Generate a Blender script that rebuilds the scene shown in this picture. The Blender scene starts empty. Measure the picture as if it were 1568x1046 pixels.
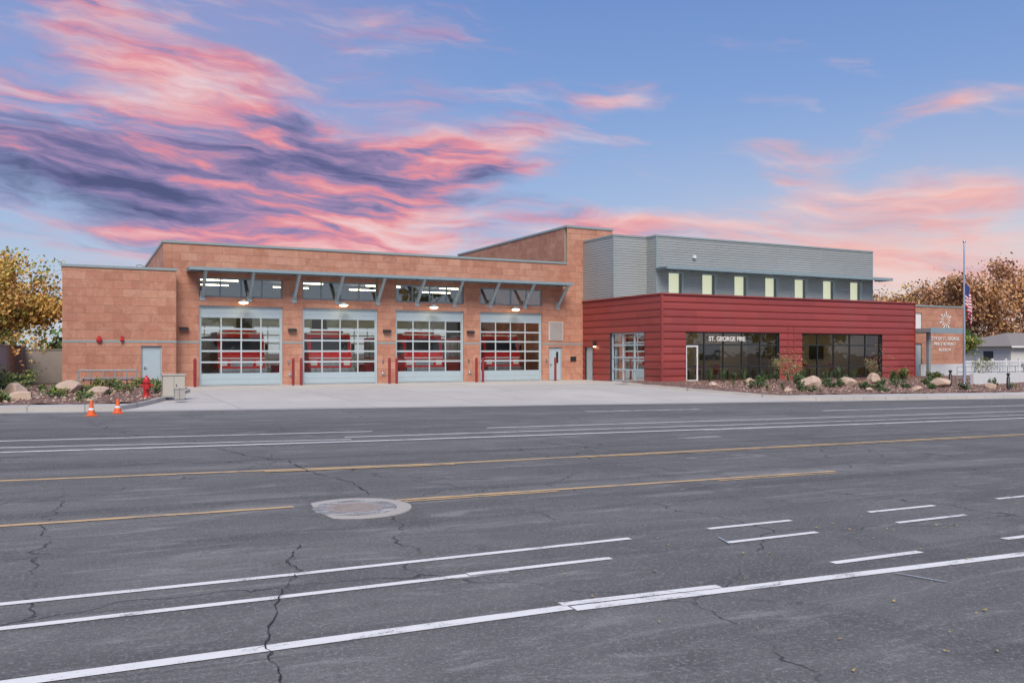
import bpy, math, random
from mathutils import Vector, Matrix
random.seed(7)
R=math.radians
sc=bpy.context.scene
sc.view_settings.view_transform='Standard'; sc.view_settings.look='None'; sc.view_settings.exposure=0

# ------------------------------------------------------------------ node helpers
def newmat(name):
    m=bpy.data.materials.new(name); m.use_nodes=True
    nt=m.node_tree; b=nt.nodes['Principled BSDF']
    return m,nt,b
def N(nt,t,**k):
    n=nt.nodes.new(t)
    for a,v in k.items(): setattr(n,a,v)
    return n
def setin(nt,sock,v):
    if isinstance(v,bpy.types.NodeSocket): nt.links.new(v,sock)
    elif v is not None: sock.default_value=v
def math_(nt,op,a,b=None,c=None,clamp=False):
    n=N(nt,'ShaderNodeMath',operation=op); n.use_clamp=clamp
    setin(nt,n.inputs[0],a)
    if b is not None: setin(nt,n.inputs[1],b)
    if c is not None: setin(nt,n.inputs[2],c)
    return n.outputs[0]
def mixc(nt,f,a,b,bt='MIX'):
    n=N(nt,'ShaderNodeMix',data_type='RGBA',blend_type=bt)
    setin(nt,n.inputs[0],f); 
    for s,v in ((n.inputs[6],a),(n.inputs[7],b)):
        if isinstance(v,tuple) and len(v)==3: v=(*v,1)
        setin(nt,s,v)
    return n.outputs[2]
def ramp(nt,f,stops,interp='LINEAR'):
    n=N(nt,'ShaderNodeValToRGB'); cr=n.color_ramp; cr.interpolation=interp
    while len(cr.elements)<len(stops): cr.elements.new(0.5)
    for e,(p,c) in zip(cr.elements,stops):
        e.position=p; e.color=(*c,1) if len(c)==3 else c
    setin(nt,n.inputs[0],f); return n.outputs[0]
def noise(nt,vec,scale,detail=4,rough=.55,dist=0):
    n=N(nt,'ShaderNodeTexNoise'); setin(nt,n.inputs['Vector'],vec)
    n.inputs['Scale'].default_value=scale; n.inputs['Detail'].default_value=detail
    n.inputs['Roughness'].default_value=rough; n.inputs['Distortion'].default_value=dist
    return n.outputs['Fac']
def mapping(nt,vec,scale=(1,1,1),rot=(0,0,0),loc=(0,0,0),vt='POINT'):
    n=N(nt,'ShaderNodeMapping',vector_type=vt); setin(nt,n.inputs[0],vec)
    n.inputs['Scale'].default_value=scale; n.inputs['Rotation'].default_value=rot; n.inputs['Location'].default_value=loc
    return n.outputs[0]
def pos(nt): return N(nt,'ShaderNodeNewGeometry').outputs['Position']
def bump(nt,b,h,strength=.3,dist=.02):
    n=N(nt,'ShaderNodeBump'); n.inputs['Strength'].default_value=strength; n.inputs['Distance'].default_value=dist
    setin(nt,n.inputs['Height'],h); nt.links.new(n.outputs[0],b.inputs['Normal'])
def sstep(nt,v,a,b_):
    n=N(nt,'ShaderNodeMapRange',interpolation_type='SMOOTHSTEP')
    setin(nt,n.inputs[0],v); n.inputs[1].default_value=a; n.inputs[2].default_value=b_
    return n.outputs[0]

def plain(name,col,rough=.6,metal=0,var=.12,scale=3,bs=0.0,fine=None):
    m,nt,b=newmat(name); p=pos(nt)
    nz=noise(nt,p,scale,3)
    c=mixc(nt,nz,tuple(x*(1-var) for x in col),tuple(min(1,x*(1+var)) for x in col))
    nt.links.new(c,b.inputs['Base Color']); b.inputs['Roughness'].default_value=rough; b.inputs['Metallic'].default_value=metal
    if bs: bump(nt,b,noise(nt,p,fine or scale*15,3),bs,.02)
    return m
def emis(name,col,s,base=None):
    m,nt,b=newmat(name); b.inputs['Base Color'].default_value=(*(base or col),1)
    b.inputs['Emission Color'].default_value=(*col,1); b.inputs['Emission Strength'].default_value=s; return m

# ------------------------------------------------------------------ materials
def m_asphalt():
    m,nt,b=newmat('asphalt'); p=pos(nt)
    big=noise(nt,mapping(nt,p,(.05,.28,1)),1,4,.6,.6)
    mid=noise(nt,mapping(nt,p,(.35,1.1,1)),1,5,.65,.8)
    fine=noise(nt,p,34,3,.8); grit=noise(nt,p,120,2,.7)
    v=math_(nt,'ADD',math_(nt,'MULTIPLY',big,.55),math_(nt,'MULTIPLY',mid,.45))
    base=ramp(nt,v,[(.34,(.098,.096,.092)),(.5,(.142,.139,.134)),(.64,(.205,.200,.192))])
    sc1=noise(nt,mapping(nt,p,(.5,2.6,1),(0,0,.10)),1,6,.74,1.2)
    base=mixc(nt,math_(nt,'MULTIPLY',sstep(nt,sc1,.52,.68),.65),base,(.30,.292,.28))
    pt=noise(nt,mapping(nt,p,(.9,.5,1),(0,0,.5),(3,1,0)),.5,5,.7,.3)
    base=mixc(nt,math_(nt,'MULTIPLY',sstep(nt,pt,.56,.62),.35),base,(.082,.081,.08))
    t=noise(nt,mapping(nt,p,(.025,1.5,1),(0,0,-.02)),1,3,.5,.15)
    base=mixc(nt,math_(nt,'MULTIPLY',sstep(nt,t,.54,.66),.5),base,(.08,.079,.078))
    base=mixc(nt,math_(nt,'MULTIPLY',sstep(nt,fine,.48,.70),.6),base,(.33,.322,.31))
    base=mixc(nt,math_(nt,'MULTIPLY',sstep(nt,grit,.5,.3),.65),base,(.035,.034,.034))
    wv=N(nt,'ShaderNodeVectorMath',operation='ADD'); setin(nt,wv.inputs[0],p)
    nz=N(nt,'ShaderNodeTexNoise'); setin(nt,nz.inputs['Vector'],p); nz.inputs['Scale'].default_value=1.6; nz.inputs['Detail'].default_value=4
    sv=N(nt,'ShaderNodeVectorMath',operation='SCALE'); nt.links.new(nz.outputs['Color'],sv.inputs[0]); sv.inputs['Scale'].default_value=.7
    nt.links.new(sv.outputs[0],wv.inputs[1])
    vo=N(nt,'ShaderNodeTexVoronoi',feature='DISTANCE_TO_EDGE'); setin(nt,vo.inputs['Vector'],wv.outputs[0]); vo.inputs['Scale'].default_value=.26
    cr=sstep(nt,vo.outputs['Distance'],.0040,.0008)
    crk=math_(nt,'MULTIPLY',cr,sstep(nt,mid,.40,.54))
    base=mixc(nt,math_(nt,'MULTIPLY',crk,.7),base,(.035,.035,.036))
    nt.links.new(base,b.inputs['Base Color'])
    nt.links.new(math_(nt,'ADD',math_(nt,'MULTIPLY',mid,.2),.74),b.inputs['Roughness'])
    b.inputs['Specular IOR Level'].default_value=.22
    h=math_(nt,'ADD',math_(nt,'MULTIPLY',fine,.6),math_(nt,'MULTIPLY',grit,.4)); h=math_(nt,'SUBTRACT',h,crk)
    bump(nt,b,h,.8,.012); return m
def m_paint(name,col,wear=.5):
    m,nt,b=newmat(name); p=pos(nt)
    a=noise(nt,mapping(nt,p,(2.2,7,1)),1,6,.75,.5); f=noise(nt,p,75,2,.7)
    wv=math_(nt,'ADD',math_(nt,'MULTIPLY',a,.65),math_(nt,'MULTIPLY',f,.35))
    k=sstep(nt,wv,wear-.03,wear+.09)
    c=mixc(nt,k,col,(.17,.167,.16)); c=mixc(nt,math_(nt,'MULTIPLY',a,.25),c,(.3,.3,.3))
    nt.links.new(c,b.inputs['Base Color']); b.inputs['Roughness'].default_value=.75
    bump(nt,b,f,.4,.006); return m
def m_stone(name,w,h):
    m,nt,b=newmat(name); p=pos(nt)
    s=N(nt,'ShaderNodeSeparateXYZ'); nt.links.new(p,s.inputs[0])
    cb=N(nt,'ShaderNodeCombineXYZ'); nt.links.new(math_(nt,'ADD',s.outputs[0],s.outputs[1]),cb.inputs[0]); nt.links.new(s.outputs[2],cb.inputs[1])
    def brick(w,h,off,loc):
        br=N(nt,'ShaderNodeTexBrick',offset=off); nt.links.new(mapping(nt,cb.outputs[0],(1,1,1),(0,0,0),loc),br.inputs['Vector'])
        br.inputs['Scale'].default_value=1; br.inputs['Brick Width'].default_value=w; br.inputs['Row Height'].default_value=h
        br.inputs['Mortar Size'].default_value=.009; br.inputs['Mortar Smooth'].default_value=.2; br.inputs['Bias'].default_value=0
        br.inputs['Color1'].default_value=(0,0,0,1); br.inputs['Color2'].default_value=(1,1,1,1); br.inputs['Mortar'].default_value=(.5,.5,.5,1)
        return br
    b1=brick(w,h,.5,(0,0,0)); b2=brick(w*2,h*2,.5,(.0,0,0))
    bc=mixc(nt,.38,b1.outputs['Color'],b2.outputs['Color'])
    col=ramp(nt,bc,[(0,(.385,.165,.105)),(.35,(.465,.208,.136)),(.65,(.505,.240,.158)),(1,(.565,.295,.20))])
    mo=noise(nt,p,1.6,6,.78,.9); f=noise(nt,p,12,4,.8)
    col=mixc(nt,math_(nt,'MULTIPLY',sstep(nt,mo,.47,.62),.45),col,(.60,.345,.245))
    col=mixc(nt,math_(nt,'MULTIPLY',sstep(nt,mo,.45,.32),.45),col,(.34,.145,.10))
    col=mixc(nt,math_(nt,'MULTIPLY',sstep(nt,f,.45,.72),.45),col,(.34,.15,.105))
    st=noise(nt,mapping(nt,cb.outputs[0],(2.2,.12,1)),1,3)
    col=mixc(nt,math_(nt,'MULTIPLY',sstep(nt,st,.56,.75),.28),col,(.28,.17,.13))
    col=mixc(nt,math_(nt,'MULTIPLY',b1.outputs['Fac'],.55),col,(.30,.18,.13))
    nt.links.new(col,b.inputs['Base Color']); b.inputs['Roughness'].default_value=.92
    h_=math_(nt,'SUBTRACT',math_(nt,'MULTIPLY',f,.7),b1.outputs['Fac']); bump(nt,b,h_,.7,.03); return m
def m_metal_panel(name,col,jw,rowh,rough,metal,var):
    m,nt,b=newmat(name); p=pos(nt)
    s=N(nt,'ShaderNodeSeparateXYZ'); nt.links.new(p,s.inputs[0])
    cb=N(nt,'ShaderNodeCombineXYZ'); nt.links.new(math_(nt,'ADD',s.outputs[0],s.outputs[1]),cb.inputs[0]); nt.links.new(s.outputs[2],cb.inputs[1])
    br=N(nt,'ShaderNodeTexBrick',offset=.37); nt.links.new(cb.outputs[0],br.inputs['Vector'])
    br.inputs['Scale'].default_value=1; br.inputs['Brick Width'].default_value=jw; br.inputs['Row Height'].default_value=rowh
    br.inputs['Mortar Size'].default_value=.004; br.inputs['Mortar Smooth'].default_value=.1
    br.inputs['Color1'].default_value=(0,0,0,1); br.inputs['Color2'].default_value=(1,1,1,1); br.inputs['Mortar'].default_value=(.5,.5,.5,1)
    c=mixc(nt,br.outputs['Color'],tuple(x*(1-var) for x in col),tuple(x*(1+var) for x in col))
    d=noise(nt,mapping(nt,cb.outputs[0],(.5,.25,1)),1,4,.6)
    c=mixc(nt,math_(nt,'MULTIPLY',sstep(nt,d,.45,.7),.3),c,tuple(x*.75+.04 for x in col))
    c=mixc(nt,math_(nt,'MULTIPLY',br.outputs['Fac'],.6),c,tuple(x*.35 for x in col))
    nt.links.new(c,b.inputs['Base Color']); b.inputs['Roughness'].default_value=rough; b.inputs['Metallic'].default_value=metal
    return m
def m_glass(name,tint=(.75,.8,.8),refl=.22,rough=.01,fr=.6):
    m=bpy.data.materials.new(name); m.use_nodes=True; nt=m.node_tree; nt.nodes.clear()
    o=N(nt,'ShaderNodeOutputMaterial'); t=N(nt,'ShaderNodeBsdfTransparent'); g=N(nt,'ShaderNodeBsdfGlossy')
    t.inputs[0].default_value=(*tint,1); g.inputs['Color'].default_value=(.95,.97,1,1); g.inputs['Roughness'].default_value=rough
    nz=noise(nt,pos(nt),.8,2); bm=N(nt,'ShaderNodeBump'); bm.inputs['Strength'].default_value=.12; bm.inputs['Distance'].default_value=.05
    nt.links.new(nz,bm.inputs['Height']); nt.links.new(bm.outputs[0],g.inputs['Normal'])
    lw=N(nt,'ShaderNodeLayerWeight'); lw.inputs[0].default_value=.35
    f=math_(nt,'ADD',math_(nt,'MULTIPLY',lw.outputs['Fresnel'],fr),refl,clamp=True)
    mx=N(nt,'ShaderNodeMixShader'); nt.links.new(f,mx.inputs[0]); nt.links.new(t.outputs[0],mx.inputs[1]); nt.links.new(g.outputs[0],mx.inputs[2])
    nt.links.new(mx.outputs[0],o.inputs[0]); return m
def m_concrete(name,col,jx,jy,dark=.6):
    m,nt,b=newmat(name); p=pos(nt)
    br=N(nt,'ShaderNodeTexBrick',offset=0); nt.links.new(p,br.inputs['Vector'])
    br.inputs['Scale'].default_value=1; br.inputs['Brick Width'].default_value=jx; br.inputs['Row Height'].default_value=jy
    br.inputs['Mortar Size'].default_value=.018; br.inputs['Color1'].default_value=(0,0,0,1); br.inputs['Color2'].default_value=(1,1,1,1)
    br.inputs['Mortar'].default_value=(.5,.5,.5,1)
    n1=noise(nt,p,.35,5,.65,.5); n2=noise(nt,p,30,3,.7); n3=noise(nt,mapping(nt,p,(1.3,.3,1)),1,5,.7,1)
    c=mixc(nt,br.outputs['Color'],tuple(x*.93 for x in col),tuple(x*1.06 for x in col))
    c=mixc(nt,math_(nt,'MULTIPLY',sstep(nt,n1,.4,.7),.4),c,tuple(x*.75 for x in col))
    c=mixc(nt,math_(nt,'MULTIPLY',sstep(nt,n3,.52,.75),.45),c,tuple(x*.6 for x in col))
    c=mixc(nt,math_(nt,'MULTIPLY',n2,.2),c,tuple(x*.6 for x in col))
    c=mixc(nt,math_(nt,'MULTIPLY',br.outputs['Fac'],dark),c,tuple(x*.3 for x in col))
    nt.links.new(c,b.inputs['Base Color']); b.inputs['Roughness'].default_value=.85
    bump(nt,b,n2,.25,.006); return m
def m_gravel(name,c0,c1,c2,scale=14):
    m,nt,b=newmat(name); p=pos(nt)
    v=N(nt,'ShaderNodeTexVoronoi'); setin(nt,v.inputs['Vector'],p); v.inputs['Scale'].default_value=scale
    hs=N(nt,'ShaderNodeSeparateColor'); nt.links.new(v.outputs['Color'],hs.inputs[0])
    c=ramp(nt,hs.outputs[0],[(0,c0),(.5,c1),(1,c2)])
    n1=noise(nt,p,.6,4,.6); c=mixc(nt,math_(nt,'MULTIPLY',sstep(nt,n1,.4,.7),.4),c,tuple(x*.55 for x in c1))
    c=mixc(nt,sstep(nt,v.outputs['Distance'],.3,.75),c,tuple(x*.3 for x in c1))
    nt.links.new(c,b.inputs['Base Color']); b.inputs['Roughness'].default_value=.95
    bump(nt,b,math_(nt,'SUBTRACT',1.0,v.outputs['Distance']),.8,.05); return m
def m_leaf(name,col):
    m,nt,b=newmat(name); p=pos(nt); n1=noise(nt,p,2.5,1)
    c=mixc(nt,n1,tuple(x*.6 for x in col),tuple(min(1,x*1.4) for x in col)); nt.links.new(c,b.inputs['Base Color']); b.inputs['Roughness'].default_value=.7
    b.inputs['Specular IOR Level'].default_value=.2
    return m

ASPH=m_asphalt(); WPAINT=m_paint('road_white_paint',(.80,.79,.76),.55); YPAINT=m_paint('road_yellow_paint',(.66,.43,.19),.52)
WORN=m_paint('worn_white_paint',(.5,.5,.48),.44); BLUEP=m_paint('utility_mark_paint',(.42,.5,.58),.5)
STONE=m_stone('sandstone_block',.8,.405); RED=m_metal_panel('red_metal_siding',(.30,.052,.045),4.6,.415,.42,0,.12)
GREY=m_metal_panel('grey_metal_siding',(.34,.36,.35),3.1,8,.45,.15,.06)
TEAL=plain('teal_steel',(.25,.33,.36),.45,.1); COPE=plain('coping_metal',(.30,.37,.37),.4,.2); STRUT=plain('strut_steel',(.36,.45,.48),.45,.05)
DOORB=plain('door_paint_pale_blue',(.40,.49,.53),.45,0,.05); FRAME=plain('door_muntin',(.50,.57,.59),.4,.1,.05)
DARK=plain('dark_bronze',(.035,.04,.045),.4,.3); GLASS=m_glass('bay_glass',(.88,.90,.88),.05,.01,.22)
SGLASS=m_glass('store_glass',(.70,.71,.68),.09,.01,.45); TGLASS=m_glass('transom_glass',(.65,.68,.64),.20,.01,.5); BLIND=emis('roller_blind_glow',(.86,.86,.60),.55,(.6,.6,.5))  # roller blind emits by itself, standing in for the lit room behind
CONC=m_concrete('apron_concrete',(.52,.49,.445),4.5,4.5); WALKC=m_concrete('walk_concrete',(.52,.485,.44),1.5,50)
BAYF=plain('bay_floor',(.17,.165,.155),.4,0,.2)
GUT=m_concrete('gutter_concrete',(.42,.40,.37),3.0,50); 
GRAV=m_gravel('red_gravel',(.20,.10,.075),(.32,.18,.14),(.45,.31,.25)); DIRT=m_gravel('dirt',(.16,.12,.09),(.22,.17,.13),(.27,.21,.16),3)
WHITEW=plain('white_stucco',(.62,.63,.63),.85,0,.07,2,.2); INT=plain('interior_wall',(.40,.36,.28),.8); INTD=plain('interior_dark',(.20,.18,.15),.8)
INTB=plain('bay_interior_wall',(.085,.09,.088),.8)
REDP=plain('red_paint',(.46,.022,.025),.35,0,.08); WHITEP=plain('white_paint',(.75,.75,.75),.4,0,.04); CHROME=plain('chrome',(.6,.6,.62),.2,.9,.05)
ENGR=plain('engine_red',(.66,.018,.02),.35,0,.06)
BOLR=plain('bollard_paint',(.26,.022,.026),.5,0,.15,4)
RUBBER=plain('rubber',(.03,.03,.03),.8); LAMPW=emis('warm_lamp',(1,.74,.42),9); LAMPI=emis('interior_lamp',(1,.82,.54),22); STRIPO=emis('added_office_strip',(1,.76,.44),17)
ROCK=plain('boulder_rock',(.50,.37,.28),.9,0,.35,2,.7,8); BARK=plain('bark',(.13,.095,.07),.9,0,.3,6,.5)
ORANGE=plain('orange_plastic',(.75,.13,.03),.5,0,.05); REFLW=plain('reflective_white',(.7,.7,.7),.4)
BOXC=plain('utility_box_beige',(.46,.43,.37),.6,0,.06); CMU=m_concrete('cmu_wall',(.40,.36,.33),40,40)
ROOFT=plain('roof_shingle',(.24,.21,.19),.9,0,.2,4); HOUSEW=plain('house_stucco',(.62,.60,.56),.9,0,.08)
MEMB=plain('roof_membrane',(.5,.5,.48),.9); BLUE=plain('flag_blue',(.03,.05,.2),.8); FLR=plain('flag_red',(.5,.03,.04),.8); FLW=plain('flag_white',(.7,.7,.7),.8)
MAN=plain('cast_iron',(.36,.31,.28),.6,.1,.35,9,.6); MANC=m_concrete('manhole_collar',(.46,.42,.37),40,40); LOUV=plain('louver',(.55,.50,.45),.5)
CRACK=plain('crack_fill',(.022,.022,.024),.9); LEAFD=plain('dry_leaf',(.42,.30,.08),.8,0,.3)
LOGOW=plain('sign_white',(.80,.77,.72),.5,0,.04)

# ------------------------------------------------------------------ mesh builder
class MB:
    def __init__(s): s.v=[];s.f=[];s.m=[];s.mats=[]
    def mi(s,mat):
        if mat not in s.mats: s.mats.append(mat)
        return s.mats.index(mat)
    def poly(s,pts,mat):
        n=len(s.v); s.v+= [tuple(p) for p in pts]; s.f.append(tuple(range(n,n+len(pts)))); s.m.append(s.mi(mat))
    def box(s,x0,x1,y0,y1,z0,z1,mat):
        n=len(s.v); s.v+=[(x0,y0,z0),(x1,y0,z0),(x1,y1,z0),(x0,y1,z0),(x0,y0,z1),(x1,y0,z1),(x1,y1,z1),(x0,y1,z1)]
        for q in ((0,3,2,1),(4,5,6,7),(0,1,5,4),(1,2,6,5),(2,3,7,6),(3,0,4,7)):
            s.f.append(tuple(n+i for i in q)); s.m.append(s.mi(mat))
    def tube(s,a,b,r0,r1,mat,n=8,cap=True):
        a=Vector(a);b=Vector(b);d=(b-a)
        if d.length<1e-6:return
        d.normalize(); u=d.orthogonal().normalized(); w=d.cross(u); k=len(s.v)
        for p,r in((a,r0),(b,r1)):
            for i in range(n):
                t=2*math.pi*i/n; s.v.append(tuple(p+u*r*math.cos(t)+w*r*math.sin(t)))
        mi=s.mi(mat)
        for i in range(n):
            j=(i+1)%n; s.f.append((k+i,k+j,k+n+j,k+n+i)); s.m.append(mi)
        if cap:
            s.f.append(tuple(k+i for i in reversed(range(n)))); s.m.append(mi)
            s.f.append(tuple(k+n+i for i in range(n))); s.m.append(mi)
    def lathe(s,c,prof,mat,n=20,axis='z'):
        k=len(s.v)
        for r,h in prof:
            for i in range(n):
                t=2*math.pi*i/n; x,y=r*math.cos(t),r*math.sin(t)
                p={'z':(x,y,h),'y':(x,h,y),'x':(h,x,y)}[axis]
                s.v.append((c[0]+p[0],c[1]+p[1],c[2]+p[2]))
        mi=s.mi(mat)
        for q in range(len(prof)-1):
            for i in range(n):
                j=(i+1)%n; s.f.append((k+q*n+i,k+q*n+j,k+(q+1)*n+j,k+(q+1)*n+i)); s.m.append(mi)
    def build(s,name,parent=None,loc=(0,0,0),smooth=False,bevel=0):
        me=bpy.data.meshes.new(name); me.from_pydata(s.v,[],s.f)
        for m in s.mats: me.materials.append(m)
        me.polygons.foreach_set('material_index',s.m)
        if smooth: me.polygons.foreach_set('use_smooth',[True]*len(s.f))
        me.update(); o=bpy.data.objects.new(name,me); sc.collection.objects.link(o); o.location=loc
        if parent: o.parent=parent
        if bevel:
            b=o.modifiers.new('b','BEVEL'); b.width=bevel; b.segments=2; b.limit_method='ANGLE'
        return o
def empty(name,loc=(0,0,0),parent=None,rot=0):
    e=bpy.data.objects.new(name,None); sc.collection.objects.link(e); e.location=loc; e.rotation_euler=(0,0,rot)
    if parent:e.parent=parent
    return e

# ------------------------------------------------------------------ terrain
G=.0155; YC=28.3
def gz(x,y):
    c=-G*max(-80,min(120,x))
    if y<=YC: return c
    if y>=38: return 0
    return c*(38-y)/(38-YC)
def grid(name,xs_fn,ys,nx,dz,mat,parent=None,jit=0):
    mb=MB(); mi=mb.mi(mat); 
    for y in ys:
        a,b=xs_fn(y)
        for i in range(nx+1):
            x=a+(b-a)*i/nx; mb.v.append((x,y,gz(x,y)+dz+ (random.uniform(-jit,jit) if jit else 0)))
    w=nx+1
    for j in range(len(ys)-1):
        for i in range(nx):
            mb.f.append((j*w+i,j*w+i+1,(j+1)*w+i+1,(j+1)*w+i)); mb.m.append(mi)
    return mb.build(name,parent,smooth=False)
mb=MB(); mi=mb.mi(DIRT)
xs=[-1500,-600,-200,-80]+[ -80+10*i for i in range(1,21)]+[200,600,1500]; ys=[-1500,-400,-100,-30,0,20,YC]+[YC+ (38-YC)*i/8 for i in range(1,9)]+[50,70,100,200,500,1500]
for y in ys:
    for x in xs: mb.v.append((x,y,gz(x,y)-.08))
w=len(xs)
for j in range(len(ys)-1):
    for i in range(w-1): mb.f.append((j*w+i,j*w+i+1,(j+1)*w+i+1,(j+1)*w+i)); mb.m.append(mi)
mb.build('ground')
grid('road',lambda y:(-80,120),[-9,27.7],1,0,ASPH)
grid('gutter',lambda y:(-80,120),[27.7,28.3],1,.004,GUT)
def LB(y):
    t=(y-YC)/(40-YC); t=max(0,min(1,t)); return .9+3.3*t**.8
def RB(y):
    t=(y-YC)/(37.5-YC); t=max(0,min(1,t)); return 30.2-4.3*t**.6
def lin(a,b,n): return [a+(b-a)*i/n for i in range(n+1)]
grid('driveway_apron',lambda y:(LB(y)-.1,max(RB(y),28.5 if y>37.9 else 0)+.1),lin(28.3,46.5,36),24,.006,CONC)
grid('sidewalk',lambda y:(-80,LB(y)),[28.42,29.1,29.8],60,.13,WALKC)
grid('sidewalk',lambda y:(RB(y),120),[28.42,29.1,29.8],60,.13,WALKC)
grid('gravel_bed',lambda y:(-60,LB(y)-.12),lin(29.8,48,30),160,.15,GRAV,jit=.03)
grid('gravel_bed',lambda y:(RB(y)+.12,90),lin(29.8,39,20),200,.15,GRAV,jit=.03)
def kerb(name,pts,w=.15,h=.14,mat=WALKC):
    mb=MB(); P=[Vector((p[0],p[1],0)) for p in pts]
    for i in range(len(P)-1):
        a,b=P[i],P[i+1]; d=(b-a).normalized(); n=Vector((-d.y,d.x,0))*w
        q=[a,b,b+n,a+n]; lo=[(v.x,v.y,gz(v.x,v.y)-.05) for v in q]; hi=[(v.x,v.y,gz(v.x,v.y)+h) for v in q]
        mb.poly(hi,mat); mb.poly([lo[0],lo[1],hi[1],hi[0]],mat); mb.poly([lo[2],lo[3],hi[3],hi[2]],mat); mb.poly([lo[1],lo[2],hi[2],hi[1]],mat)
    return mb.build(name)
kerb('kerb',[(x,28.3) for x in range(-80,1,4)]+[(.9,28.3)]+[(LB(y),y) for y in lin(28.5,45.4,24)],h=.145)
kerb('kerb',[(RB(y),y) for y in lin(38,28.5,20)]+[(30.2,28.3)]+[(x,28.3) for x in range(32,121,4)],h=.145)

# ------------------------------------------------------------------ road markings
def stripe(mb,pts,w,mat,dz=.006):
    for i in range(len(pts)-1):
        (x0,y0),(x1,y1)=pts[i],pts[i+1]; d=Vector((x1-x0,y1-y0)).normalized(); n=Vector((-d.y,d.x))*w/2
        q=[(x0-n.x,y0-n.y),(x1-n.x,y1-n.y),(x1+n.x,y1+n.y),(x0+n.x,y0+n.y)]
        mb.poly([(a,b,gz(a,b)+dz) for a,b in q],mat)
mk=MB()
stripe(mk,[(-40,5.3),(-.3,5.17),(3.05,5.14)],.115,WPAINT)
stripe(mk,[(3.06,5.10),(7.74,4.86),(30,3.7)],.115,WPAINT)
stripe(mk,[(3.02,5.21),(4.39,5.13)],.085,WPAINT,.010)
stripe(mk,[(-40,6.25),(1.26,6.21),(2.75,6.23)],.08,WPAINT); stripe(mk,[(2.76,6.255),(4.14,6.265)],.08,WPAINT)
stripe(mk,[(2.6,6.19),(3.1,6.20)],.05,WORN,.003)
stripe(mk,[(-40,6.85),(1.44,6.81),(4.77,6.88)],.08,WPAINT)
for k in range(7):
    o=2.42*k
    stripe(mk,[(5.8+o,6.95+.03*k),(6.97+o,6.96+.03*k)],.075,WPAINT)
    stripe(mk,[(5.55+o,6.35+.04*k),(6.74+o,6.37+.04*k)],.075,WPAINT)
    stripe(mk,[(5.83+o,5.33+.03*k),(6.95+o,5.32+.03*k)],.085,WPAINT)
stripe(mk,[(-40,9.95),(2.15,9.86)],.10,YPAINT); stripe(mk,[(3.4,9.85),(10.8,9.84)],.10,YPAINT)
stripe(mk,[(3.45,9.72),(5.6,9.72)],.06,YPAINT); stripe(mk,[(8.3,9.7),(10.7,9.7)],.05,YPAINT)
stripe(mk,[(-40,13.6),(-1,13.3),(5.5,12.95),(21.4,13.35),(60,14)],.12,YPAINT)
stripe(mk,[(2.4,12.95),(5.4,12.78)],.10,YPAINT,.010); stripe(mk,[(8,12.85),(60,13.8)],.06,YPAINT,.010)
stripe(mk,[(-40,17.6),(5.7,16.95),(21,17.2),(60,18.5)],.14,WPAINT)
stripe(mk,[(-40,18.3),(-2,17.9),(5.0,17.4)],.09,WPAINT); stripe(mk,[(5,17.9),(20,18.2),(60,19.6)],.11,WPAINT)
stripe(mk,[(-40,19.7),(6,19.1)],.11,WPAINT); stripe(mk,[(9,19.2),(60,21)],.12,WPAINT)
stripe(mk,[(14,17.0),(24,17.3)],.30,WORN,.003); stripe(mk,[(15,24.2),(20,24.4)],.5,WORN,.003)
stripe(mk,[(24,22.4),(60,24)],.14,WPAINT)
stripe(mk,[(6.02,4.85),(6.16,4.47)],.018,BLUEP,.014); stripe(mk,[(5.6,6.55),(5.5,6.28)],.015,BLUEP,.014); stripe(mk,[(7.2,9.2),(8.1,9.5)],.02,WORN)
stripe(mk,[(9.6,12.1),(11.3,12.2)],.05,WORN); stripe(mk,[(4.6,11.5),(5.3,11.0)],.03,WORN); stripe(mk,[(12,15.3),(13.2,15.4)],.25,WORN,.003)
mk.build('road_markings')
mk=MB()
cp=[(1.78,7.85),(1.53,7.27),(1.56,6.9),(1.31,6.38),(1.07,5.56),(.98,5.2),(.93,4.6),(.9,3)]
def crackline(cp,w):
    pts=[]
    for i in range(len(cp)-1):
        for k in range(9):
            t=k/9; pts.append((cp[i][0]*(1-t)+cp[i+1][0]*t+random.uniform(-.022,.022),cp[i][1]*(1-t)+cp[i+1][1]*t+random.uniform(-.01,.01)))
    for i in range(len(pts)-1): stripe(mk,[pts[i],pts[i+1]],w*random.uniform(.3,1.5),CRACK,.012)
crackline(cp,.008); crackline([(3.0,14.2),(3.0,12.8),(3.3,11.4),(3.2,10.2)],.014); crackline([(1.5,7.2),(1.62,7.35),(1.75,7.3)],.005)
crackline([(8.5,15.5),(9.0,14.2),(9.4,12.9)],.018); crackline([(14.5,10),(15,12),(15.4,14)],.015);crackline([(3.9,5.2),(4.3,4.8),(4.9,4.3)],.005)
crackline([(2.2,16.5),(2.5,15.2),(3.0,14.2)],.015); crackline([(4.2,8.9),(4.6,8.4),(4.55,7.9)],.007); crackline([(20,16),(21,19),(21.5,22)],.02)
crackline([(-.6,8.2),(.2,8.4),(1.1,8.1),(1.78,7.85)],.005)
mk.build('pavement_cracks')
mh=empty('manhole',(2.78,9.52,gz(2.78,9.52)))
mb=MB(); mb.lathe((0,0,0),[(.66,-.05),(.65,.006),(.0,.008)],MANC,40); mb.build('collar',mh)
mb=MB(); mb.lathe((0,0,0),[(.48,.008),(.48,.0125),(.31,.0130),(.31,.008)],WORN,40); mb.lathe((.0,0,0),[(.33,.009),(.33,.016),(.29,.018),(.27,.011),(0,.011)],MAN,32)
for i in range(-3,4):
    L=math.sqrt(max(0,.25**2-(i*.07)**2)); mb.box(-L,L,i*.07-.012,i*.07+.012,.0115,.016,MAN)
mb.build('cast_lid',mh)
mb=MB()
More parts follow.
